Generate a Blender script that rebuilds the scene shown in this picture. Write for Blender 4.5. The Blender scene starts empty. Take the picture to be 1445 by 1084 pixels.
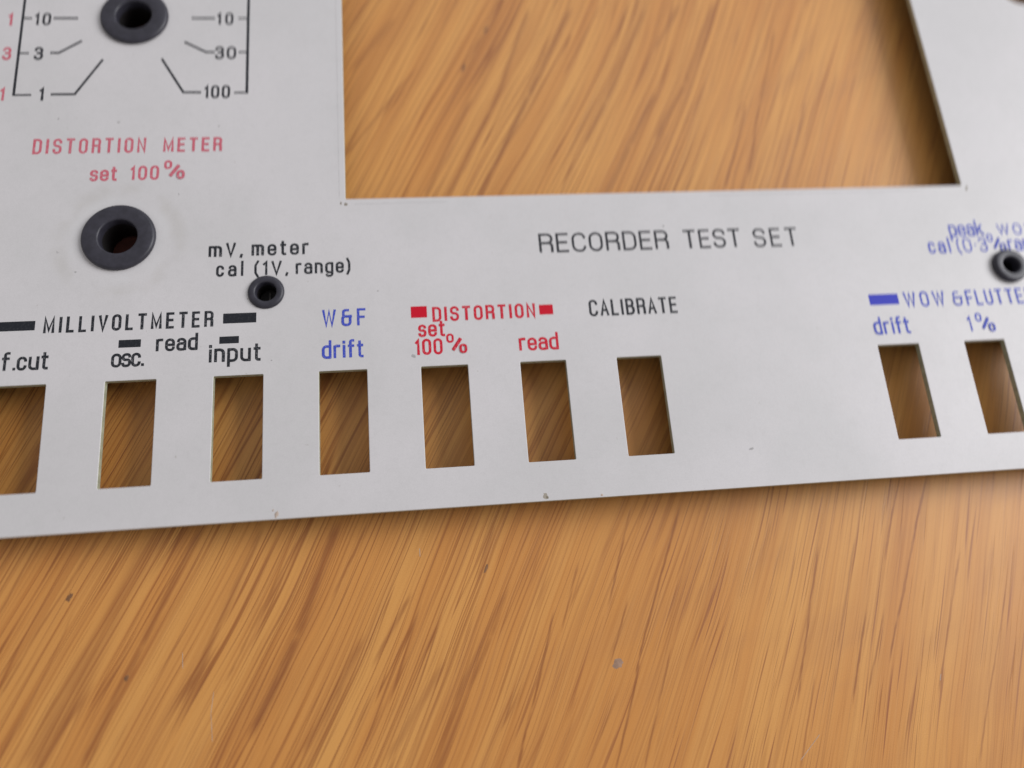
import bpy, bmesh, math, random
from mathutils import Matrix, Vector
random.seed(7)
S = bpy.context.scene
COL = S.collection
MM = 0.001

# ------------------------------------------------------------------ camera
cam_d = bpy.data.cameras.new("camera")
cam = bpy.data.objects.new("camera", cam_d)
COL.objects.link(cam)
S.camera = cam
Rm = Matrix(((0.9925601817703563, 0.0498928502013531, -0.11106299592024435),
             (-0.07913283316153806, 0.9575999884740207, -0.2770203183710004),
             (0.0925325903658979, 0.2837480670829804, 0.9544237812140032)))
cam.matrix_world = Matrix.Translation((60.873*MM, -34.852*MM, 108.298*MM)) @ Rm.to_4x4()
cam_d.sensor_width = 36.0
cam_d.lens = 1063.363/1445*36
cam_d.clip_start = 0.005
cam_d.clip_end = 20
cam_d.dof.use_dof = True
cam_d.dof.focus_distance = 0.1105
cam_d.dof.aperture_fstop = 4.5
cam_d.dof.aperture_ratio = 2.1

# ------------------------------------------------------------------ light: dim room + one tall window behind
W = bpy.data.worlds.new("World"); S.world = W; W.use_nodes = True
bg = W.node_tree.nodes["Background"]
bg.inputs[0].default_value = (1.0, 0.97, 0.98, 1)
bg.inputs[1].default_value = 0.34

def area_lamp(name, az, el, dist, sx, sy, power, color, target=(0.09, 0.02, 0)):
    L = bpy.data.lights.new(name, 'AREA'); L.shape = 'RECTANGLE'; L.size = sx; L.size_y = sy
    L.energy = power; L.color = color
    o = bpy.data.objects.new(name, L); COL.objects.link(o)
    d = Vector((math.cos(az)*math.cos(el), math.sin(az)*math.cos(el), math.sin(el)))
    o.location = Vector(target) + d*dist
    o.rotation_euler = d.to_track_quat('Z', 'Y').to_euler()
    return o
area_lamp("window_light", math.radians(10), math.radians(35), 1.50, 0.80, 0.75, 17.5, (0.98, 0.98, 1.0))
area_lamp("far_window_light", math.radians(62), math.radians(45), 0.90, 0.80, 0.42, 1.5, (0.88, 0.95, 1.0))

S.view_settings.view_transform = 'Standard'
S.view_settings.look = 'None'
S.view_settings.exposure = 0.0
S.view_settings.gamma = 1.0
S.render.engine = 'CYCLES'
S.render.resolution_x = 1024; S.render.resolution_y = 768

# ------------------------------------------------------------------ materials
def new_mat(name):
    m = bpy.data.materials.new(name); m.use_nodes = True
    return m, m.node_tree, m.node_tree.nodes["Principled BSDF"]

class NT:
    def __init__(s, nt): s.nt = nt
    def n(s, t, **kw):
        nd = s.nt.nodes.new(t)
        for k, v in kw.items(): setattr(nd, k, v)
        return nd
    def set(s, sock, v):
        if isinstance(v, bpy.types.NodeSocket): s.nt.links.new(v, sock)
        else: sock.default_value = v
    def math(s, op, a, b=0.0, c=None, clamp=False):
        nd = s.n('ShaderNodeMath', operation=op, use_clamp=clamp)
        s.set(nd.inputs[0], a); s.set(nd.inputs[1], b)
        if c is not None: s.set(nd.inputs[2], c)
        return nd.outputs[0]
    def comb(s, x, y, z=0.0):
        nd = s.n('ShaderNodeCombineXYZ'); s.set(nd.inputs[0], x); s.set(nd.inputs[1], y); s.set(nd.inputs[2], z)
        return nd.outputs[0]
    def noise(s, vec, scale=1.0, detail=2.0, rough=0.5, dist=0.0):
        nd = s.n('ShaderNodeTexNoise'); s.set(nd.inputs['Vector'], vec)
        nd.inputs['Scale'].default_value = scale; nd.inputs['Detail'].default_value = detail
        nd.inputs['Roughness'].default_value = rough; nd.inputs['Distortion'].default_value = dist
        return nd.outputs['Fac']
    def ramp(s, fac, lo, hi, a=0.0, b=1.0, smooth=True):
        nd = s.n('ShaderNodeMapRange', interpolation_type='SMOOTHSTEP' if smooth else 'LINEAR')
        s.set(nd.inputs[0], fac); s.set(nd.inputs[1], lo); s.set(nd.inputs[2], hi); s.set(nd.inputs[3], a); s.set(nd.inputs[4], b)
        return nd.outputs[0]
    def mix(s, fac, a, b, mode='MIX'):
        nd = s.n('ShaderNodeMix', data_type='RGBA', blend_type=mode)
        s.set(nd.inputs[0], fac); s.set(nd.inputs[6], a); s.set(nd.inputs[7], b)
        return nd.outputs[2]
    def bump(s, h, strength, dist):
        nd = s.n('ShaderNodeBump'); nd.inputs['Strength'].default_value = strength; nd.inputs['Distance'].default_value = dist
        s.set(nd.inputs['Height'], h)
        return nd.outputs[0]

def objcoord_mm(g, scale=1000.0):
    tc = g.n('ShaderNodeTexCoord')
    vm = g.n('ShaderNodeVectorMath', operation='SCALE'); g.nt.links.new(tc.outputs['Object'], vm.inputs[0]); vm.inputs['Scale'].default_value = scale
    return vm.outputs[0]

# the strongest growth lines of this table top: x0, y0, x1, y1 (mm), half width, strength
STREAKS = [
    (50.9, -22.6, 46.2, -31.6, 0.3, 0.8), (46.6, -22.2, 41.0, -37.1, 0.9, 0.9), (41.0, -37.1, 35.1, -48.9, 0.9, 0.9),
    (27.5, -21.4, 20.0, -36.7, 0.6, 0.8), (20.0, -36.7, 13.5, -50.8, 0.6, 0.8), (35.9, -22.0, 27.7, -40.6, 0.6, 0.7),
    (21.6, -20.9, 7.0, -50.1, 1.6, 0.5), (13.6, -20.9, 2.3, -41.5, 0.26, 0.7), (6.0, -20.3, 1.2, -31.0, 0.26, 0.7),
    (70.3, -33.6, 62.7, -47.4, 0.45, 0.6), (56.9, -33.1, 51.7, -41.3, 0.45, 0.7), (49.8, -38.3, 41.9, -51.8, 0.7, 0.6),
    (61.0, -42.6, 53.2, -53.7, 0.7, 0.5), (41.5, -23.4, 31.5, -41.9, 0.26, 0.6), (10.5, -32.2, 5.3, -45.7, 0.24, 0.5),
    (19.7, -39.0, 14.1, -50.0, 0.4, 0.5), (135.1, -20.6, 129.7, -32.7, 0.22, 0.8), (139.7, -20.9, 129.6, -42.0, 0.24, 0.9),
    (129.6, -42.0, 127.3, -47.1, 0.24, 0.9), (119.1, -31.1, 112.0, -51.3, 0.24, 0.8), (125.3, -30.2, 119.5, -44.8, 0.22, 0.6),
    (124.6, -41.2, 120.3, -52.4, 0.24, 0.8), (127.3, -41.0, 122.9, -51.5, 0.22, 0.7), (141.9, -33.2, 134.0, -52.1, 0.24, 0.7),
    (148.3, -38.9, 137.7, -62.0, 0.22, 0.6), (115.0, -49.2, 110.6, -60.7, 0.22, 0.6), (90.6, -23.0, 85.8, -35.9, 0.24, 0.8),
    (98.1, -23.5, 89.3, -44.2, 0.26, 0.9), (89.3, -44.2, 84.3, -58.1, 0.26, 0.9), (81.5, -30.5, 78.5, -38.8, 0.24, 0.7),
    (77.2, -37.3, 73.0, -49.5, 0.26, 0.9), (73.0, -49.5, 70.5, -56.8, 0.26, 0.9), (88.2, -36.4, 85.4, -43.6, 0.24, 0.7),
    (93.8, -43.9, 88.3, -58.5, 0.22, 0.7), (70.7, -33.3, 68.1, -39.4, 0.5, 0.6), (68.1, -39.4, 64.8, -45.5, 0.5, 0.6),
    (69.5, -24.1, 66.6, -31.2, 0.6, 0.6), (90.6, 69.9, 81.2, 51.5, 0.7, 0.8), (81.2, 51.5, 71.0, 30.9, 0.7, 0.8),
    (82.8, 69.8, 74.4, 48.4, 0.6, 0.6), (74.4, 48.4, 65.5, 31.1, 0.6, 0.6), (104.7, 70.0, 95.3, 50.0, 0.7, 0.6),
    (95.3, 50.0, 90.8, 42.0, 0.7, 0.6), (61.1, 56.6, 49.1, 40.1, 0.35, 0.6), (70.7, 50.2, 61.9, 31.6, 0.6, 0.6),
    (104.7, 51.3, 98.5, 41.0, 0.8, 0.55), (98.5, 41.0, 92.6, 30.4, 0.8, 0.55), (96.5, 70.9, 88.4, 56.5, 0.4, 0.5),
    (57.7, 67.8, 50.6, 57.1, 0.9, 0.45), (118.7, 71.6, 110.5, 53.6, 0.8, 0.6), (110.5, 53.6, 103.7, 42.7, 0.8, 0.6),
    (129.7, 65.1, 124.4, 49.7, 0.35, 0.7), (124.4, 49.7, 119.4, 35.3, 0.35, 0.7), (121.3, 48.8, 114.9, 32.8, 0.4, 0.7),
    (112.2, 71.0, 105.9, 61.6, 0.6, 0.5), (132.7, 49.6, 126.1, 32.5, 0.3, 0.5),
]

def wood_material():
    m, nt, P = new_mat("honey oak veneer")
    g = NT(nt)
    p = objcoord_mm(g)
    mp = g.n('ShaderNodeMapping', vector_type='POINT'); nt.links.new(p, mp.inputs['Vector'])
    mp.inputs['Rotation'].default_value = (0, 0, math.radians(-GRAIN_ANGLE))
    sx = g.n('ShaderNodeSeparateXYZ'); nt.links.new(mp.outputs[0], sx.inputs[0])
    u, v0 = sx.outputs[0], sx.outputs[1]
    # slow waviness of the grain
    wa = g.noise(g.comb(g.math('DIVIDE', u, 110), g.math('DIVIDE', v0, 75), 3.1), 1, 1)
    wb = g.noise(g.comb(g.math('DIVIDE', u, 22), g.math('DIVIDE', v0, 9), 7.7), 1, 1)
    v = g.math('ADD', v0, g.math('ADD', g.math('MULTIPLY', g.math('SUBTRACT', wa, .5), 12.0),
                                 g.math('MULTIPLY', g.math('SUBTRACT', wb, .5), 1.1)))
    turn = g.ramp(v0, -128, -92, 1.0, 0.0)
    v = g.math('SUBTRACT', v, g.math('MULTIPLY', g.math('MULTIPLY', turn, .075), g.math('SUBTRACT', u, 25)))
    def st(lu, lv, seed, detail=2.0, rough=.5):
        return g.noise(g.comb(g.math('DIVIDE', u, lu), g.math('DIVIDE', v, lv), seed), 1, detail, rough)
    broad = st(120, 5.0, 0.3, 2)
    band = st(60, 1.6, 11.0, 2.5, .55)
    med = st(55, .50, 22.0, 1.5)
    fine = st(14, .20, 31.0, 2.0)
    pore = st(15, .22, 47.0, 1.0)
    pgate = st(26, 2.2, 53.0, 1.0)
    long_ = st(105, 1.9, 61.0, .6); long2 = st(80, 1.5, 85.0, .6)
    # the calmer, straighter figure at the right of the table
    calm = g.ramp(g.math('ADD', v0, g.math('MULTIPLY', g.math('SUBTRACT', wa, .5), 40)), -110, -62, 1.0, 0.0)
    amp = g.ramp(calm, 0, 1, 1.0, .55, False)
    c_light = (0.75, 0.362, 0.094, 1); c_mid = (0.66, 0.284, 0.066, 1); c_dark = (0.33, 0.092, 0.018, 1)
    col = g.mix(g.ramp(broad, .36, .66), c_light, c_mid)
    col = g.mix(g.math('MULTIPLY', g.ramp(band, .50, .72), g.math('MULTIPLY', amp, .40)), col, c_dark)
    col = g.mix(g.math('MULTIPLY', g.ramp(med, .50, .66), g.math('MULTIPLY', amp, .36)), col, c_dark)
    # thin continuous growth lines: where a stretched noise crosses a level
    ln = g.ramp(g.math('ABSOLUTE', g.math('SUBTRACT', long_, .47)), 0.0, .028, 1.0, 0.0)
    ln = g.math('MULTIPLY', ln, g.ramp(st(35, 4, 71.0, 1), .30, .55))
    l2 = g.ramp(g.math('ABSOLUTE', g.math('SUBTRACT', long2, .55)), 0.0, .022, 1.0, 0.0)
    l2 = g.math('MULTIPLY', l2, g.ramp(st(28, 5, 91.0, 1), .30, .55))
    ln = g.math('MULTIPLY', g.math('MAXIMUM', ln, l2), g.ramp(calm, 0, 1, 1.0, .30, False))
    thin = g.math('MULTIPLY', g.ramp(st(24, .42, 103.0, .6), .60, .68), g.ramp(st(18, 1.6, 109.0, 1), .42, .60))
    thin = g.math('MULTIPLY', thin, g.ramp(calm, 0, 1, .35, 1.0, False))
    col = g.mix(g.math('MULTIPLY', thin, .72), col, (0.24, 0.058, 0.024, 1))
    cross = g.noise(g.comb(g.math('DIVIDE', g.math('ADD', u, g.math('MULTIPLY', v0, 1.2)), 9), g.math('DIVIDE', g.math('SUBTRACT', u, v0), 26), 2.2), 1, 2)
    col = g.mix(g.math('MULTIPLY', g.ramp(cross, .45, .75), g.ramp(calm, 0, 1, .10, .30, False)), col, (0.50, 0.22, 0.07, 1))
    # the lines one can follow on this very board
    wig = g.math('ADD', g.math('MULTIPLY', g.math('SUBTRACT', g.noise(g.comb(g.math('DIVIDE', u, 16), g.math('DIVIDE', v0, 5), 5.0), 1, 1), .5), 1.0),
                 g.math('MULTIPLY', g.math('SUBTRACT', st(2.0, .5, 15.0, 1), .5), .25))
    tot = None
    for x0, y0, x1, y1, w_, k_ in STREAKS:
        L_ = math.hypot(x1-x0, y1-y0); tx, ty = (x1-x0)/L_, (y1-y0)/L_; nx, ny = ty, -tx
        if nx < 0: nx, ny = -nx, -ny
        da = g.n('ShaderNodeVectorMath', operation='DOT_PRODUCT'); nt.links.new(p, da.inputs[0]); da.inputs[1].default_value = (nx, ny, 0)
        dl = g.n('ShaderNodeVectorMath', operation='DOT_PRODUCT'); nt.links.new(p, dl.inputs[0]); dl.inputs[1].default_value = (tx, ty, 0)
        ac = g.math('ABSOLUTE', g.math('SUBTRACT', g.math('ADD', da.outputs['Value'], wig), x0*nx+y0*ny))
        A = g.ramp(ac, w_*.15, w_*1.15, k_, 0.0)
        mid = (x0*tx+y0*ty)+L_/2
        Lw = g.ramp(g.math('ABSOLUTE', g.math('SUBTRACT', dl.outputs['Value'], mid)), L_*.5-1.5, L_*.5+1.5, 1.0, 0.0)
        q = g.math('MULTIPLY', A, Lw)
        tot = q if tot is None else g.math('MAXIMUM', tot, q)
    tot = g.math('MULTIPLY', tot, g.ramp(st(7, .33, 97.0, 2), .25, .55, .45, 1.0))
    col = g.mix(g.math('MULTIPLY', ln, .78), col, (0.24, 0.060, 0.014, 1))
    col = g.mix(g.math('MULTIPLY', tot, .85), col, (0.23, 0.060, 0.016, 1))
    pr = g.math('MULTIPLY', g.ramp(pore, .60, .70), g.ramp(pgate, .38, .60))
    col = g.mix(g.math('MULTIPLY', pr, .5), col, (0.20, 0.05, 0.018, 1))
    # pale flecks and tone drift
    col = g.mix(g.math('MULTIPLY', g.ramp(fine, .35, .75), .14), col, (0.80, 0.44, 0.15, 1))
    drift = g.noise(p, .018, 2)
    col = g.mix(g.ramp(drift, .35, .7, 0, .18), col, (0.66, 0.26, 0.06, 1))
    col = g.mix(g.ramp(g.noise(p, 6.0, 2, .7), .35, .68, 0, .16, False), col, (0.30, 0.11, 0.03, 1))
    nt.links.new(col, P.inputs['Base Color'])
    rg = g.math('ADD', .36, g.math('MULTIPLY', fine, .16))
    nt.links.new(rg, P.inputs['Roughness'])
    P.inputs['Specular IOR Level'].default_value = .5
    h = g.math('SUBTRACT', g.math('MULTIPLY', fine, .4), g.math('ADD', g.math('MULTIPLY', pr, .8), g.math('MULTIPLY', ln, .4)))
    nt.links.new(g.bump(h, .35, 0.00006), P.inputs['Normal'])
    return m

def panel_material():
    m, nt, P = new_mat("off-white enamel paint")
    g = NT(nt)
    p = objcoord_mm(g)
    a = g.noise(p, .035, 3, .6)
    b = g.noise(p, .9, 4, .65)
    c = g.noise(p, .33, 2)
    sp = g.noise(p, 1.6, 2)
    col = g.mix(g.ramp(a, .34, .66), (0.700, 0.674, 0.680, 1), (0.650, 0.632, 0.632, 1))
    col = g.mix(g.ramp(b, .42, .75, 0, .10), col, (0.45, 0.44, 0.43, 1))
    gr = g.noise(p, 5.5, 2, .7)
    col = g.mix(g.ramp(gr, .35, .65, .0, .16, False), col, (0.46, 0.44, 0.45, 1))
    dirt = g.math('MULTIPLY', g.ramp(sp, .70, .78), g.ramp(c, .52, .68))
    col = g.mix(g.math('MULTIPLY', dirt, .45), col, (0.36, 0.33, 0.28, 1))
    # the worn ring a knob or nut left round the lower bush, and smaller ones
    sx = g.n('ShaderNodeSeparateXYZ'); nt.links.new(p, sx.inputs[0])
    def ring(cx, cy, r, wd, strength, ph):
        dx = g.math('SUBTRACT', sx.outputs[0], cx); dy = g.math('SUBTRACT', sx.outputs[1], cy)
        d = g.math('SQRT', g.math('ADD', g.math('MULTIPLY', dx, dx), g.math('MULTIPLY', dy, dy)))
        d = g.math('ADD', d, g.math('MULTIPLY', g.math('SUBTRACT', g.noise(p, .35, 2), .5), .5))
        k = g.ramp(g.math('ABSOLUTE', g.math('SUBTRACT', d, r)), 0, wd, 1, 0)
        return g.math('MULTIPLY', g.math('MULTIPLY', k, g.ramp(g.noise(p, .22, 2), .35, .62)), strength)
    col = g.mix(ring(15.5, 22.3, 8.7, 1.9, .20, 0), col, (0.42, 0.39, 0.33, 1))
    col = g.mix(ring(15.5, 22.6, 6.6, 1.5, .12, 0), col, (0.78, 0.80, 0.80, 1))
    # a brownish smudge beside the red 100%
    nt.links.new(col, P.inputs['Base Color'])
    sm = g.noise(p, .05, 4, .6, 1.5)
    nt.links.new(g.ramp(g.math('ADD', g.math('MULTIPLY', sm, .8), g.math('MULTIPLY', b, .2)), .35, .65, .39, .44), P.inputs['Roughness'])
    P.inputs['Specular IOR Level'].default_value = .5
    h = g.math('ADD', g.noise(p, 1.8, 2), g.math('MULTIPLY', g.noise(p, .25, 1), .8))
    nt.links.new(g.bump(h, .25, 0.00003), P.inputs['Normal'])
    return m

def ink_material(name, color, wear=.0):
    m, nt, P = new_mat(name)
    g = NT(nt); p = objcoord_mm(g)
    n = g.noise(p, 3.2, 2, .6)
    pale = (0.62, 0.61, 0.63, 1)
    col = g.mix(g.ramp(n, .50, .78, max(0, wear*.4), max(0.0, min(1, wear+.30))), color, pale)
    nt.links.new(col, P.inputs['Base Color'])
    P.inputs['Roughness'].default_value = .5
    P.inputs['Specular IOR Level'].default_value = .25
    return m

def plain(name, color, rough, bump_scale=None, bump_s=.2, bump_d=.00004, vary=.15):
    m, nt, P = new_mat(name)
    g = NT(nt); p = objcoord_mm(g)
    dk = tuple(c*(1-vary*2) for c in color[:3])+(1,)
    nt.links.new(g.mix(g.ramp(g.noise(p, .8, 3, .6), .3, .7), color, dk), P.inputs['Base Color'])
    P.inputs['Roughness'].default_value = rough
    if bump_scale: nt.links.new(g.bump(g.noise(p, bump_scale, 3), bump_s, bump_d), P.inputs['Normal'])
    return m

GRAIN_ANGLE = 63.0
M_WOOD = wood_material()
M_PANEL = panel_material()
M_BAR_BLACK = ink_material('solid black print ink', (0.018, 0.020, 0.026, 1), -.25)
M_BLACK = ink_material("black print ink", (0.020, 0.022, 0.028, 1), .0)
M_GREY = ink_material("thin black print ink", (0.026, 0.026, 0.032, 1), .05)
M_BAR_RED = ink_material('solid red print ink', (0.60, 0.003, 0.022, 1), -.3)
M_RED = ink_material("red print ink", (0.62, 0.012, 0.035, 1), .0)
M_PINK = ink_material("faded red print ink", (0.60, 0.05, 0.10, 1), .35)
M_BAR_BLUE = ink_material('solid blue print ink', (0.03, 0.04, 0.50, 1), -.3)
M_BLUE = ink_material("blue print ink", (0.035, 0.065, 0.50, 1), .08)
M_RUBBER = plain("matt black bush plastic", (0.040, 0.038, 0.052, 1), .45, 2.2, .35, .00003)
M_UNDER = plain('underside darkened for slot shade', (0.05, 0.045, 0.04, 1), .7)  # unseen bare metal, coloured dark to deepen the shade in the slots
M_EDGE = plain('dull cut metal edge and underside', (0.46, 0.47, 0.33, 1), .55)
M_BORE = plain("black bore plastic", (0.012, 0.010, 0.010, 1), .6)
M_BORE_SHADE = plain('shaded red-brown bore end', (0.12, 0.034, 0.022, 1), .8)  # dimness at the end of the bore is put into this colour
M_BRASS = plain("dull steel screw", (0.20, 0.19, 0.18, 1), .4)
M_SMUT = plain('dark grime', (0.26, 0.22, 0.16, 1), .8)
M_STAIN = plain('brownish stain', (0.44, 0.39, 0.32, 1), .6)
M_DUST = plain('pale dust', (0.60, 0.48, 0.40, 1), .9)
M_SCRIBE = plain("scribe mark", (0.53, 0.51, 0.51, 1), .6)
M_SPOT = plain("grey spill spot", (0.46, 0.28, 0.19, 1), .7)
M_KNOT2 = plain('faint wood fleck', (0.30, 0.14, 0.06, 1), .6)
M_KNOT = plain('dark wood fleck', (0.28, 0.13, 0.055, 1), .6)

# ------------------------------------------------------------------ helpers
def link_mesh(name, bm_or_me, mat, parent=None, smooth=False):
    if isinstance(bm_or_me, bmesh.types.BMesh):
        me = bpy.data.meshes.new(name); bm_or_me.to_mesh(me); bm_or_me.free()
    else: me = bm_or_me
    me.materials.clear(); me.materials.append(mat)
    if smooth:
        for f in me.polygons: f.use_smooth = True
    o = bpy.data.objects.new(name, me); COL.objects.link(o)
    if parent: o.parent = parent
    return o

def fillet(pts, closed=False, seg=7):
    """points (x, y[, r]) -> polyline with rounded corners"""
    P = [(p[0], p[1], p[2] if len(p) > 2 else 0) for p in pts]
    out = []; n = len(P)
    for i, (x, y, r) in enumerate(P):
        if r <= 0 or (not closed and i in (0, n-1)):
            out.append((x, y)); continue
        a = Vector(P[i-1][:2]); b = Vector((x, y)); c = Vector(P[(i+1) % n][:2])
        d1 = (a-b); d2 = (c-b); l1, l2 = d1.length, d2.length
        d1.normalize(); d2.normalize()
        ang = math.acos(max(-1, min(1, d1.dot(d2))))
        t = min(r/math.tan(ang/2), l1*.5 if (closed or 0 < i-1) or P[i-1][2] > 0 else l1, l2*.5 if P[(i+1) % n][2] > 0 else l2)
        rr = t*math.tan(ang/2)
        s = b+d1*t; e = b+d2*t
        ctr = b+(d1+d2).normalized()*(rr/math.sin(ang/2))
        a0 = math.atan2(s.y-ctr.y, s.x-ctr.x); a1 = math.atan2(e.y-ctr.y, e.x-ctr.x)
        da = (a1-a0+math.pi) % (2*math.pi)-math.pi
        for k in range(seg+1):
            q = a0+da*k/seg
            out.append((ctr.x+rr*math.cos(q), ctr.y+rr*math.sin(q)))
    res = [out[0]]
    for q in out[1:]:
        if (Vector(q)-Vector(res[-1])).length > 1e-4: res.append(q)
    if closed and (Vector(res[0])-Vector(res[-1])).length < 1e-4: res.pop()
    return res

def ribbon(bm, pts, w, z, closed=False, rise=0.0):
    """flat strip of width w (mm) along pts (mm), mitred"""
    n = len(pts); L = []; R = []
    for i in range(n):
        p = Vector(pts[i])
        a = Vector(pts[i-1]) if (i > 0 or closed) else None
        b = Vector(pts[(i+1) % n]) if (i < n-1 or closed) else None
        d1 = (p-a).normalized() if a is not None else None
        d2 = (b-p).normalized() if b is not None else None
        if d1 is None: d = d2; k = 1; p = p-d2*w*.35
        elif d2 is None: d = d1; k = 1; p = p+d1*w*.35
        else:
            d = (d1+d2)
            d = d.normalized() if d.length > 1e-6 else d1
            k = 1/max(.45, d.dot(d1))
        nrm = Vector((-d.y, d.x))*(w*.5*k)
        L.append(bm.verts.new(((p.x+nrm.x)*MM, (p.y+nrm.y)*MM, (z+rise*i/n)*MM)))
        R.append(bm.verts.new(((p.x-nrm.x)*MM, (p.y-nrm.y)*MM, (z+rise*i/n)*MM)))
    for i in range(n if closed else n-1):
        j = (i+1) % n
        try: bm.faces.new((R[i], R[j], L[j], L[i]))
        except ValueError: pass

# stroke alphabet. cap height 1; each glyph = (width, [ (points, closed) ... ])
def glyphs(w, xh=.74):
    r = w*.5; lw = w*.92; lr = lw*.48; X = xh
    G = {}
    def g(ch, wd, *st): G[ch] = (wd, [(s[0], s[1]) if isinstance(s, tuple) else (s, False) for s in st])
    g('A', w, [(0, 0), (w*.5, 1), (w, 0)], [(w*.17, .32), (w*.83, .32)])
    g('B', w, ([(0, 0), (0, 1), (w*.93, 1, r*.9), (w*.93, .53, r*.9), (0, .53)], False), [(w*.3, .53), (w, .53, r), (w, 0, r), (0, 0)])
    g('C', w, [(w, .76), (w, 1, r), (0, 1, r), (0, 0, r), (w, 0, r), (w, .24)])
    g('D', w, ([(0, 0), (0, 1), (w, 1, r), (w, 0, r)], True))
    g('E', w*.88, [(w*.88, 1), (0, 1), (0, 0), (w*.88, 0)], [(0, .52), (w*.78, .52)])
    g('F', w*.86, [(w*.86, 1), (0, 1), (0, 0)], [(0, .50), (w*.74, .50)])
    g('I', .02, [(0.01, 0), (0.01, 1)])
    g('L', w*.8, [(0, 1), (0, 0), (w*.8, 0)])
    g('M', w*1.25, [(0, 0), (0, 1), (w*.625, .12), (w*1.25, 1), (w*1.25, 0)])
    g('N', w, [(0, 0), (0, 1), (w, 0), (w, 1)])
    g('O', w, ([(0, 0, r), (0, 1, r), (w, 1, r), (w, 0, r)], True))
    g('R', w, [(0, 0), (0, 1), (w, 1, r*.8), (w, .5, r*.8), (0, .5)], [(w*.45, .5), (w, .5, r*.6), (w, 0)])
    g('S', w, [(w, .77), (w, 1, r), (0, 1, r), (0, .52, r), (w, .52, r), (w, 0, r), (0, 0, r), (0, .23)])
    g('T', w, [(0, 1), (w, 1)], [(w*.5, 1), (w*.5, 0)])
    g('U', w, [(0, 1), (0, 0, r), (w, 0, r), (w, 1)])
    g('V', w, [(0, 1), (w*.5, 0), (w, 1)])
    g('W', w*1.5, [(0, 1), (w*.38, 0), (w*.75, .95), (w*1.12, 0), (w*1.5, 1)])
    g('&', w*1.0, [(w*.72, .97), (w*.1, .97, r*.5), (w*.1, .56, r*.5), (w*.5, .56)], [(w*.98, .6), (w*.98, 0, r*.8), (0, 0, r*.8), (0, .56, r*.6), (w*1.1, .56)])
    g('0', w*.96, ([(0, 0, r), (0, 1, r), (w*.96, 1, r), (w*.96, 0, r)], True))
    g('1', w*.34, [(0, .80), (w*.3, .98), (w*.3, 0)])
    g('3', w*.92, [(0, .80), (0, 1, r), (w*.88, 1, r), (w*.88, .54, r*.8), (w*.3, .54)], [(w*.45, .54), (w*.92, .54, r*.8), (w*.92, 0, r), (0, 0, r), (0, .22)])
    g('.', .06, [(.03, 0), (.03, .06)])
    g('·', .06, [(.03, .47), (.03, .53)])
    g(',', .08, [(.06, .05), (0.0, -.14)])
    g('(', w*.30, [(w*.30, 1.08), (0, .75, .3), (0, .15, .3), (w*.30, -.18)])
    g(')', w*.30, [(0, 1.08), (w*.30, .75, .3), (w*.30, .15, .3), (0, -.18)])
    g('%', 1.40, ([(.06, .82, .17), (.06, 1.36, .17), (.44, 1.36, .17), (.44, .82, .17)], True), [(.42, .26), (.94, 1.02)], [(.45, .23), (.97, .99)], [(.48, .20), (1.0, .96)],
      ([(.96, .0, .17), (.96, .54, .17), (1.34, .54, .17), (1.34, .0, .17)], True))
    g('a', lw, [(0.02, X*.80), (0.02, X, lr), (lw, X, lr), (lw, 0)], [(lw, X*.58), (0, X*.58, lr*.8), (0, 0, lr*.8), (lw*.95, 0, lr*.5), (lw, X*.2)])
    g('c', lw*.9, [(lw*.9, X*.74), (lw*.9, X, lr), (0, X, lr), (0, 0, lr), (lw*.9, 0, lr), (lw*.9, X*.26)])
    g('d', lw, [(lw, 1.1), (lw, 0)], [(lw, X), (0, X, lr), (0, 0, lr), (lw, 0)])
    g('e', lw, [(lw, X*.24), (lw, 0, lr), (0, 0, lr), (0, X, lr), (lw, X, lr), (lw, X*.5), (0, X*.5)])
    g('f', w*.62, [(w*.62, 1.08), (w*.22, 1.08, w*.22), (w*.22, 0)], [(0, X*.98), (w*.6, X*.98)])
    g('g', lw, [(lw, X), (lw, -.30, lr), (0.03, -.30, lr), (0.03, -.18)], [(lw, X), (0, X, lr), (0, 0, lr), (lw, 0)])
    g('i', .02, [(.01, 0), (.01, X)], [(.01, X+.2), (.01, X+.28)])
    g('k', lw, [(0, 0), (0, 1.1)], [(lw*.9, X), (0.02, X*.42)], [(lw*.35, X*.62), (lw, 0)])
    g('l', .02, [(.01, 0), (.01, 1.1)])
    g('m', lw*1.55, [(0, 0), (0, X)], [(0, X), (lw*.775, X, lr*.8), (lw*.775, 0)], [(lw*.775, X*.98), (lw*1.55, X*.98, lr*.8), (lw*1.55, 0)])
    g('n', lw, [(0, 0), (0, X)], [(0, X), (lw, X, lr), (lw, 0)])
    g('o', lw, ([(0, 0, lr), (0, X, lr), (lw, X, lr), (lw, 0, lr)], True))
    g('p', lw, [(0, X), (0, -.34)], [(0, X), (lw, X, lr), (lw, 0, lr), (0, 0)])
    g('r', lw*.66, [(0, 0), (0, X)], [(0, X*.8), (0.0, X, lr*.6), (lw*.66, X)])
    g('s', lw*.9, [(lw*.88, X*.80), (lw*.88, X, lr*.8), (0, X, lr*.8), (0, X*.53, lr*.7), (lw*.9, X*.53, lr*.7), (lw*.9, 0, lr*.8), (0, 0, lr*.8), (0, X*.2)])
    g('t', w*.60, [(w*.22, 1.0), (w*.22, 0, w*.24), (w*.60, 0)], [(0, X), (w*.58, X)])
    g('u', lw, [(0, X), (0, 0, lr), (lw, 0)], [(lw, X), (lw, 0)])
    g('w', lw*1.45, [(0, X), (lw*.36, 0), (lw*.72, X*.95), (lw*1.09, 0), (lw*1.45, X)])
    return G

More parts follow.
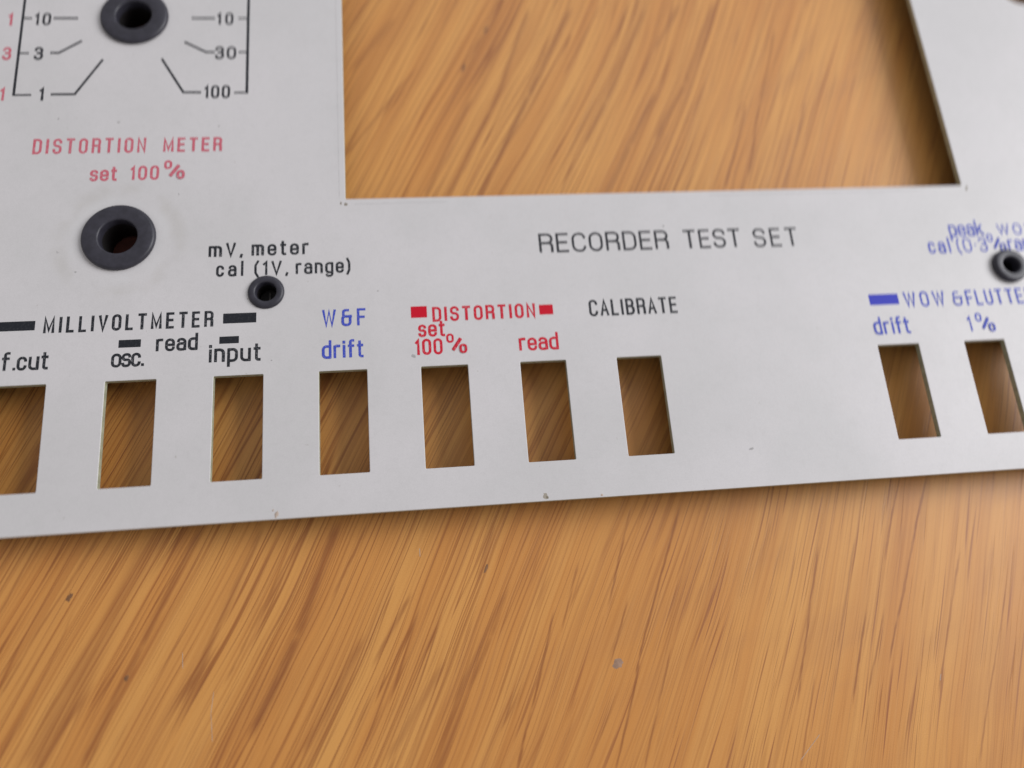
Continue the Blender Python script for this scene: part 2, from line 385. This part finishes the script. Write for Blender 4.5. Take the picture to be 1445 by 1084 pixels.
PANEL_TOP = 0.0
def lettering(text, x0, x1, y, h, mat, parent, w=.5, sw=.30, label=None, name='lettering'):
    G = glyphs(w)
    items = [G[c] for c in text if c != ' ']
    tot = sum(i[0] for i in items)*h
    n = len(items)
    gap = (x1-x0-tot)/(n-1) if n > 1 else 0
    bm = bmesh.new(); x = x0; z = PANEL_TOP+.010
    for wd, strokes in items:
        for k, (pts, closed) in enumerate(strokes):
            poly = fillet(pts, closed)
            jit = random.uniform(-.03, .03)
            poly = [(x+px*h, y+py*h+jit*.4) for px, py in poly]
            ribbon(bm, poly, sw*1.22*(1+jit), z+k*.022, closed, 0.0 if closed else .018)
        x += wd*h+gap
    o = link_mesh(name, bm, mat, parent)
    if label: o['label'] = label
    return o

def quad(bm, pts, z):
    bm.faces.new([bm.verts.new((x*MM, y*MM, z*MM)) for x, y in pts])

def bar(x0, y0, x1, y1, mat, parent, label=None):
    bm = bmesh.new()
    quad(bm, fillet([(x0, y0, .05), (x1, y0, .05), (x1, y1, .05), (x0, y1, .05)], True, 2), PANEL_TOP+.010)
    o = link_mesh('printed_bar', bm, mat, parent)
    if label: o['label'] = label
    return o

def blob(name, cx, cy, z, r, mat, parent, sx=1.0, ang=0.0, h=.05, label=None, seed=0):
    """small irregular domed speck, mm"""
    rd = random.Random(seed+int(cx*31+cy*17)); bm = bmesh.new(); n = 14
    top = bm.verts.new((cx*MM, cy*MM, (z+h)*MM)); rings = []
    ks = [rd.uniform(.7, 1.2) for _ in range(n)]
    for f, hh in ((.6, .75), (1.0, .02)):
        ring = []
        for i in range(n):
            a = 2*math.pi*i/n; rr = r*f*ks[i]
            x, y = rr*math.cos(a)*sx, rr*math.sin(a)
            X = x*math.cos(ang)-y*math.sin(ang); Y = x*math.sin(ang)+y*math.cos(ang)
            ring.append(bm.verts.new(((cx+X)*MM, (cy+Y)*MM, (z+h*hh)*MM)))
        rings.append(ring)
    for i in range(n):
        j = (i+1) % n
        bm.faces.new((top, rings[0][i], rings[0][j]))
        bm.faces.new((rings[0][i], rings[1][i], rings[1][j], rings[0][j]))
    o = link_mesh(name, bm, mat, parent, True)
    if label: o['label'] = label
    return o

# ------------------------------------------------------------------ the table
PT = 1.0            # plate thickness, mm
GAP = 4.2           # plate underside to the table, mm
TZ = -(PT+GAP)      # table surface, mm
bm = bmesh.new()
bmesh.ops.create_cube(bm, size=1.0)
bmesh.ops.scale(bm, vec=(1.2, .8, .024), verts=bm.verts)
bmesh.ops.bevel(bm, geom=bm.edges[:], offset=.003, segments=3, affect='EDGES')
bmesh.ops.translate(bm, vec=(.10, .12, -.012), verts=bm.verts)
table = link_mesh('table_top', bm, M_WOOD)
table.location = (0, 0, TZ*MM)
table['kind'] = 'structure'

def tspot(name, x, y, r, mat, sx=1, ang=0, h=.03, label=None):
    return blob(name, x, y, 0.0, r, mat, table, sx, ang, h, label)
tspot('spill_spot', 86.04, -44.46, .75, M_SPOT, 1.1, .4, .04, 'greyish round spot on the bare wood')
tspot('dark_fleck', 10.2, -29.4, .36, M_KNOT, 1.8, 1.1)
tspot('dark_fleck', 18.4, -40.6, .26, M_KNOT2, 1.7, 1.0)
tspot('dark_fleck', 68.0, -29.9, .22, M_KNOT2, 3.2, 1.15)
tspot('dark_fleck', 70.0, 57.4, .28, M_KNOT2, 3.2, 1.1)
tspot('dark_fleck', 74.6, 65.6, .28, M_KNOT2, 3.0, 1.0)
def tscratch(pts, w):
    bm = bmesh.new(); ribbon(bm, fillet([(a, b, 2) for a, b in pts]), w, .012)
    return link_mesh('scratch', bm, M_DUST, table)
tscratch([(25.7, -39.9), (25.6, -38.0)], .07)
tscratch([(58.5, -27.4), (58.5, -26.3)], .09)
tscratch([(29.9, -43.4), (29.6, -46.0), (29.9, -49.5)], .06)
tscratch([(134.3, -51.0), (134.6, -50.2)], .10)
tscratch([(114.2, -56.6), (110.8, -59.6)], .07)

# ------------------------------------------------------------------ the panel
root = bpy.data.objects.new('instrument_front_panel', None); COL.objects.link(root)
root.location = (0, 0, 0)
root['label'] = 'off-white metal front panel with cutouts, black bushes and printed lettering on a wooden table'
root['category'] = 'instrument panel'

WL, WR, WB = 49.366, 154.948, 28.506
EY = -21.27
SW_, SH_ = 7.03, 15.46
cu = bpy.data.curves.new('plate', 'CURVE'); cu.dimensions = '2D'; cu.fill_mode = 'BOTH'
cu.extrude = (PT/2-.10)*MM; cu.bevel_depth = .10*MM; cu.bevel_resolution = 2; cu.offset = -.10*MM
def spline(pts):
    sp = cu.splines.new('POLY'); sp.points.add(len(pts)-1)
    for q, (x, y) in zip(sp.points, pts): q.co = (x*MM, y*MM, 0, 1)
    sp.use_cyclic_u = True
def rect(x0, y0, x1, y1, r=.25, seg=4): spline(fillet([(x0, y0, r), (x1, y0, r), (x1, y1, r), (x0, y1, r)], True, seg))
def circ(cx, cy, r, n=48): spline([(cx+r*math.cos(2*math.pi*i/n), cy+r*math.sin(2*math.pi*i/n)) for i in range(n)])
rect(-46, EY, 226, 112, .6)
rect(WL, WB, WR, 97)
SLOTS = [-15.0, 0, 15, 30, 45, 60, 75, 90, 132.91, 147.91, 162.91, 177.91]
for x in SLOTS: rect(x, -SH_, x+SW_, 0, .16)
G_BIG = [(15.55, 63.35), (15.55, 22.70)]
for c in G_BIG: circ(*c, 4.6)
G_SMALL = [(37.32, 12.95), (159.35, 12.85)]
for c in G_SMALL: circ(*c, 2.2)
circ(178.8, 72.7, 5.4, 64)
tmp = bpy.data.objects.new('plate_tmp', cu); COL.objects.link(tmp)
dg = bpy.context.evaluated_depsgraph_get()
me = bpy.data.meshes.new_from_object(tmp.evaluated_get(dg))
bpy.data.objects.remove(tmp)
plate = link_mesh('plate', me, M_PANEL, root)
plate.location = (0, 0, -PT/2*MM)
zs = [v.co.z for v in me.vertices]; print('plate z range mm', min(zs)*1000-PT/2, max(zs)*1000-PT/2, len(me.polygons))
me.materials.append(M_EDGE); me.materials.append(M_UNDER)
for f in me.polygons:
    f.use_smooth = False
    if f.normal.z < .5: f.material_index = 1
    if f.normal.z < -.5: f.material_index = 2

def lathe(profile, cx, cy, n=56):
    bm = bmesh.new(); rings = []
    for r, z in profile:
        rings.append([bm.verts.new(((cx+r*math.cos(2*math.pi*i/n))*MM, (cy+r*math.sin(2*math.pi*i/n))*MM, z*MM)) for i in range(n)])
    for a, b in zip(rings, rings[1:]):
        for i in range(n):
            j = (i+1) % n
            bm.faces.new((a[i], a[j], b[j], b[i]))
    bmesh.ops.recalc_face_normals(bm, faces=bm.faces)
    return bm
def bush(cx, cy, ro, ri, h, neck, bottom, label, name='bush'):
    prof = [(neck, -PT-.02), (neck, -.02), (neck, .02), (ro-.12, .02), (ro, .10), (ro, h-.45), (ro-.06, h-.26), (ro-.22, h-.07), (ro-.42, h),
            (ri+.30, h), (ri+.10, h-.06), (ri, h-.28), (ri, -.8)]
    o = link_mesh(name, lathe(prof, cx, cy), M_RUBBER, root, True)
    o['label'] = label
    b = link_mesh('bore', lathe([(ri, -.8), (ri, bottom), (ri+.8, bottom), (neck-.05, bottom+.3), (neck-.05, -PT-.02), (neck, -PT-.02)], cx, cy), M_BORE, o, True)
    return o
def bore_shade_disc(cx, cy, par):  # disc added to darken the hole where shaded table wood would show
    bm = bmesh.new()
    quad(bm, [(cx+2.79*math.cos(2*math.pi*i/40), cy+2.79*math.sin(2*math.pi*i/40)) for i in range(40)], TZ+.30)
    link_mesh('bore_shade_disc', bm, M_BORE_SHADE, par)
b1 = bush(*G_BIG[0], 5.40, 2.80, .75, 4.55, TZ+.05, 'large black bush between the two range scales')
b2 = bush(*G_BIG[1], 5.40, 2.80, .75, 4.55, TZ+.05, 'large black bush below the red lettering')
bore_shade_disc(*G_BIG[0], b1); bore_shade_disc(*G_BIG[1], b2)
b3 = bush(*G_SMALL[0], 2.70, 1.52, .50, 2.15, -4.6, 'small black bush below the mV meter lettering')
b4 = bush(*G_SMALL[1], 2.95, 1.45, .95, 2.15, -4.6, 'small black bush below the peak wow lettering')
def trimmer(cx, cy, par):
    bm = bmesh.new(); n = 20
    ring = [(cx+1.38*math.cos(2*math.pi*i/n), cy+1.38*math.sin(2*math.pi*i/n)) for i in range(n)]
    quad(bm, ring, -2.6)
    o = link_mesh('trimmer_face', bm, M_BORE, par)
    bm = bmesh.new(); ribbon(bm, [(cx+.05, cy-.7), (cx+.1, cy+.8)], .12, -2.3)
    link_mesh('trimmer_slot', bm, M_BRASS, par)
trimmer(*G_SMALL[0], b3)
trimmer(*G_SMALL[1], b4)

# ------------------------------------------------------------------ print
L = lambda *a, **k: lettering(*a, parent=root, **k)
# left scale box
def line(pts, sw, mat, name='scale_line'):
    bm = bmesh.new(); ribbon(bm, pts, sw, PANEL_TOP+.016)
    return link_mesh(name, bm, mat, root)
def ticks(segs, sw, mat):
    bm = bmesh.new()
    for k, s in enumerate(segs): ribbon(bm, s, sw, PANEL_TOP+.010+.002*k)
    return link_mesh('tick_marks', bm, mat, root)
line([(-1.98, 48.32), (-2.04, 92)], .42, M_BLACK)
line([(33.85, 48.50), (33.78, 92)], .46, M_BLACK)
ticks([[(-1.9, 63.12), (-.68, 63.12)], [(-1.9, 56.25), (-.54, 56.25)], [(-1.98, 48.32), (.53, 48.32)]], .34, M_GREY)
ticks([[(32.3, 63.27), (33.8, 63.27)], [(32.5, 56.43), (33.8, 56.43)], [(31.95, 48.50), (33.85, 48.50)]], .34, M_GREY)
for pts, m in [([(2.88, 63.14), (6.45, 63.15)], M_GREY), ([(2.95, 56.32), (4.13, 56.32), (7.4, 58.58)], M_GREY),
            ([(3.70, 48.40), (7.19, 48.42), (10.95, 54.9)], M_BLACK), ([(24.75, 63.25), (28.24, 63.25)], M_GREY),
            ([(28.4, 56.44), (27.14, 56.44), (23.75, 58.40)], M_GREY), ([(26.5, 48.6), (23.86, 48.62), (20.25, 55.05)], M_BLACK),
            ([(7.4, 67.6), (4.13, 69.9), (2.95, 69.9)], M_GREY), ([(23.75, 67.7), (27.14, 69.9), (28.4, 69.9)], M_GREY)]:
    line(pts, .40, m, 'leader_line')
L('10', 0.05, 2.2, 61.95, 2.05, M_GREY, w=.48, sw=.34, label='black 10 at the left scale')
L('3', .58, 1.8, 55.15, 2.1, M_GREY, w=.52, sw=.34, label='black 3 at the left scale')
L('1', 2.0, 2.3, 47.4, 2.1, M_BLACK, sw=.34, label='black 1 at the left scale')
L('10', 28.9, 31.2, 62.15, 2.05, M_GREY, w=.48, sw=.34, label='black 10 at the right scale')
L('30', 28.8, 31.8, 55.25, 2.1, M_GREY, w=.56, sw=.34, label='black 30 at the right scale')
L('100', 27.3, 31.0, 47.65, 2.1, M_BLACK, w=0.46, sw=0.33, label='black 100 at the right scale')
L('1', -4.05, -3.7, 61.8, 2.1, M_PINK, sw=.34, label='red 1 at the left frame edge')
L('·3', -5.3, -3.25, 55.15, 2.1, M_PINK, sw=.32, label='red 3 at the left frame edge')
L('·1', -4.9, -3.5, 47.45, 2.1, M_PINK, sw=.32, label='red 1 below the red 3')
L('DISTORTION', 1.95, 18.4, 37.7, 2.35, M_PINK, w=0.4, sw=0.33, label='faded red word DISTORTION below the scales')
L('METER', 21.4, 30.0, 37.75, 2.2, M_PINK, w=0.44, sw=0.34, label='faded red word METER')
L('set', 10.75, 14.4, 32.75, 2.15, M_PINK, w=0.46, sw=0.33, label='faded red word set')
L('100', 16.7, 20.6, 32.8, 2.15, M_PINK, w=0.46, sw=0.33, label='faded red 100')
L('%', 21.55, 24.7, 32.85, 2.2, M_PINK, sw=.32, label='faded red percent sign')
L('mV,', 28.9, 33.65, 19.22, 2.05, M_BLACK, w=0.55, sw=0.32, label='black letters mV')
L('meter', 35.25, 43.5, 19.23, 2.1, M_BLACK, w=0.5, sw=0.32, label='black word meter')
L('cal', 30.1, 33.75, 15.92, 2.05, M_BLACK, w=0.46, sw=0.3, label='black word cal')
L('(1V,', 35.7, 40.45, 15.93, 2.05, M_BLACK, w=.60, sw=.28, label='black (1V over the small bush')
L('range)', 41.85, 49.75, 15.93, 2.05, M_BLACK, w=0.46, sw=0.3, label='black word range with closing bracket')
L('MILLIVOLTMETER', 6.15, 29.55, 7.90, 2.18, M_BLACK, w=0.42, sw=0.33, label='black word MILLIVOLTMETER between two bars')
bar(-0.4, 8.28, 4.78, 9.74, M_BAR_BLACK, root, 'black bar left of MILLIVOLTMETER')
bar(31.13, 8.15, 35.93, 9.74, M_BAR_BLACK, root, 'black bar right of MILLIVOLTMETER')
bar(16.52, 5.03, 19.62, 6.22, M_BAR_BLACK, root, 'small black bar above osc')
bar(30.68, 4.98, 33.48, 6.10, M_BAR_BLACK, root, 'small black bar above input')
L('read', 21.95, 27.45, 4.38, 2.15, M_BLACK, w=0.5, sw=0.33, label='black word read')
L('osc.', 15.85, 20.1, 2.22, 2.35, M_BLACK, w=0.48, sw=0.33, label='black word osc')
L('input', 29.45, 36.5, 2.30, 2.35, M_BLACK, w=0.52, sw=0.34, label='black word input')
L('.f.', 0.10, 2.6, 2.42, 2.3, M_BLACK, w=.55, sw=.32, label='black f between two dots')
L('cut', 3.05, 6.95, 2.42, 2.3, M_BLACK, w=0.5, sw=0.34, label='black word cut')
L('W&F', 45.75, 51.9, 7.15, 2.45, M_BLUE, w=0.46, sw=0.32, label='blue letters W&F')
L('drift', 45.7, 51.45, 2.10, 2.35, M_BLUE, w=0.46, sw=0.33, label='blue word drift below W&F')
L('DISTORTION', 62.3, 77.85, 7.28, 2.05, M_RED, w=.48, sw=0.33, label='red word DISTORTION between two red bars')
bar(58.87, 7.85, 61.30, 9.72, M_BAR_RED, root, 'red bar left of DISTORTION')
bar(78.68, 7.55, 80.85, 9.20, M_BAR_RED, root, 'red bar right of DISTORTION')
L('set', 60.05, 63.75, 4.88, 2.2, M_RED, w=0.46, sw=0.33, label='red word set between the red bar and red 100')
L('100', 59.45, 63.2, 2.0, 2.2, M_RED, w=0.46, sw=0.33, label='red 100 above the slot')
L('%', 64.05, 67.15, 1.98, 2.15, M_RED, sw=.28, label='red percent sign above the slot')
L('read', 75.25, 81.0, 1.95, 2.3, M_RED, w=0.5, sw=0.33, label='red word read')
L('CALIBRATE', 86.75, 100.65, 7.10, 2.42, M_BLACK, w=0.42, sw=0.31, label='black word CALIBRATE')
L('RECORDER', 79.85, 100.8, 18.25, 3.0, M_GREY, w=.63, sw=0.33, label='grey-black word RECORDER')
L('TEST', 103.75, 113.1, 18.20, 3.0, M_GREY, w=.58, sw=0.33, label='grey-black word TEST')
L('SET', 115.65, 122.95, 18.10, 3.0, M_GREY, w=.58, sw=0.33, label='grey-black word SET')
bar(133.2, 6.87, 138.3, 8.74, M_BAR_BLUE, root, 'blue bar left of WOW')
L('WOW', 139.4, 146.25, 6.42, 2.35, M_BLUE, w=0.5, sw=0.3, label='blue word WOW')
L('&', 147.95, 149.4, 6.35, 2.3, M_BLUE, w=.60, sw=.26, label='blue ampersand after WOW')
L('FLUTTER', 150.35, 162.2, 6.30, 2.4, M_BLUE, w=0.44, sw=0.3, label='blue word FLUTTER cut by the frame')
L('drift', 133.1, 139.0, 1.95, 2.45, M_BLUE, w=0.46, sw=0.33, label='blue word drift above the slot at the right')
L('1', 149.45, 149.9, 1.75, 2.4, M_BLUE, sw=.27, label='blue 1')
L('%', 150.9, 153.9, 1.6, 2.2, M_BLUE, sw=.27, label='blue percent sign')
L('peak', 150.5, 156.5, 18.9, 2.45, M_BLUE, w=0.48, sw=0.3, label='blue word peak')
L('wow', 159.4, 166.6, 18.9, 2.45, M_BLUE, w=.60, sw=.24, label='blue word wow cut by the frame')
L('cal', 146.0, 149.7, 15.9, 2.35, M_BLUE, w=0.46, sw=0.3, label='blue word cal')
L('(0·3', 151.2, 156.5, 15.9, 2.35, M_BLUE, w=.56, sw=.24, label='blue (0·3')
L('%', 156.9, 159.8, 15.9, 2.2, M_BLUE, sw=.25, label='blue percent sign touching the small bush')
L('range)', 160.6, 168.5, 15.9, 2.35, M_BLUE, w=0.46, sw=0.3, label='blue word range cut by the frame')

# ------------------------------------------------------------------ small marks on the plate
def mark(pts, w, mat, name='scratch'):
    bm = bmesh.new(); ribbon(bm, pts, w, .006); return link_mesh(name, bm, mat, root)
mark([(WL-.95, WB+.2), (WL-1.02, 92)], .05, M_SCRIBE, 'scribe_line')
mark([(WL+1.5, WB-.95), (WL+16, WB-.92)], .06, M_SCRIBE, 'scribe_line')
mark([(WL+60, WB-.8), (WR-8, WB-.75)], .08, M_SCRIBE, 'scribe_line')
blob('grime_spot', 49.45, 27.55, 0, .24, M_SMUT, root, 1.3, .1, .02)
blob('grime_spot', 48.65, 27.75, 0, .17, M_SMUT, root, 1.5, 1.9, .02)
blob('grime_spot', 155.75, 27.9, 0, .20, M_SMUT, root, 2.4, 1.1, .02)
blob('grime_spot', 77.0, -20.55, 0, .48, M_STAIN, root, .75, .3, .012)
blob('grime_spot', 77.25, -20.75, .012, .24, M_SMUT, root, .7, .3, .012)
blob('grime_spot', 109.0, -15.5, 0, .18, M_SCRIBE, root, 2.2, .2, .02)
blob('dust_speck', 39.1, -20.6, 0, .26, M_DUST, root, 1.9, 1.2, .06)
blob('dust_speck', 38.6, -20.0, 0, .13, M_DUST, root, 1.4, .6, .05)
for x, y, r in [(59.0, 1.75, .30), (6.9, 20.6, .18), (9.7, 17.3, .16), (54, 12.5, .15), (5.1, 43.9, .16), (14.2, 43.1, .2), (29.6, 42.2, .16),
                (38.2, 2.05, .1), (34.6, 12, .12), (23.9, 30, .12), (100.5, 22.2, .18)]:
    blob('grime_spot', x, y, 0, r, M_SCRIBE, root, 1.3, random.uniform(0, 3), .01)
blob('dust_speck', 85.3, -20.95, 0, .16, M_DUST, root, 1.3, .5, .05)
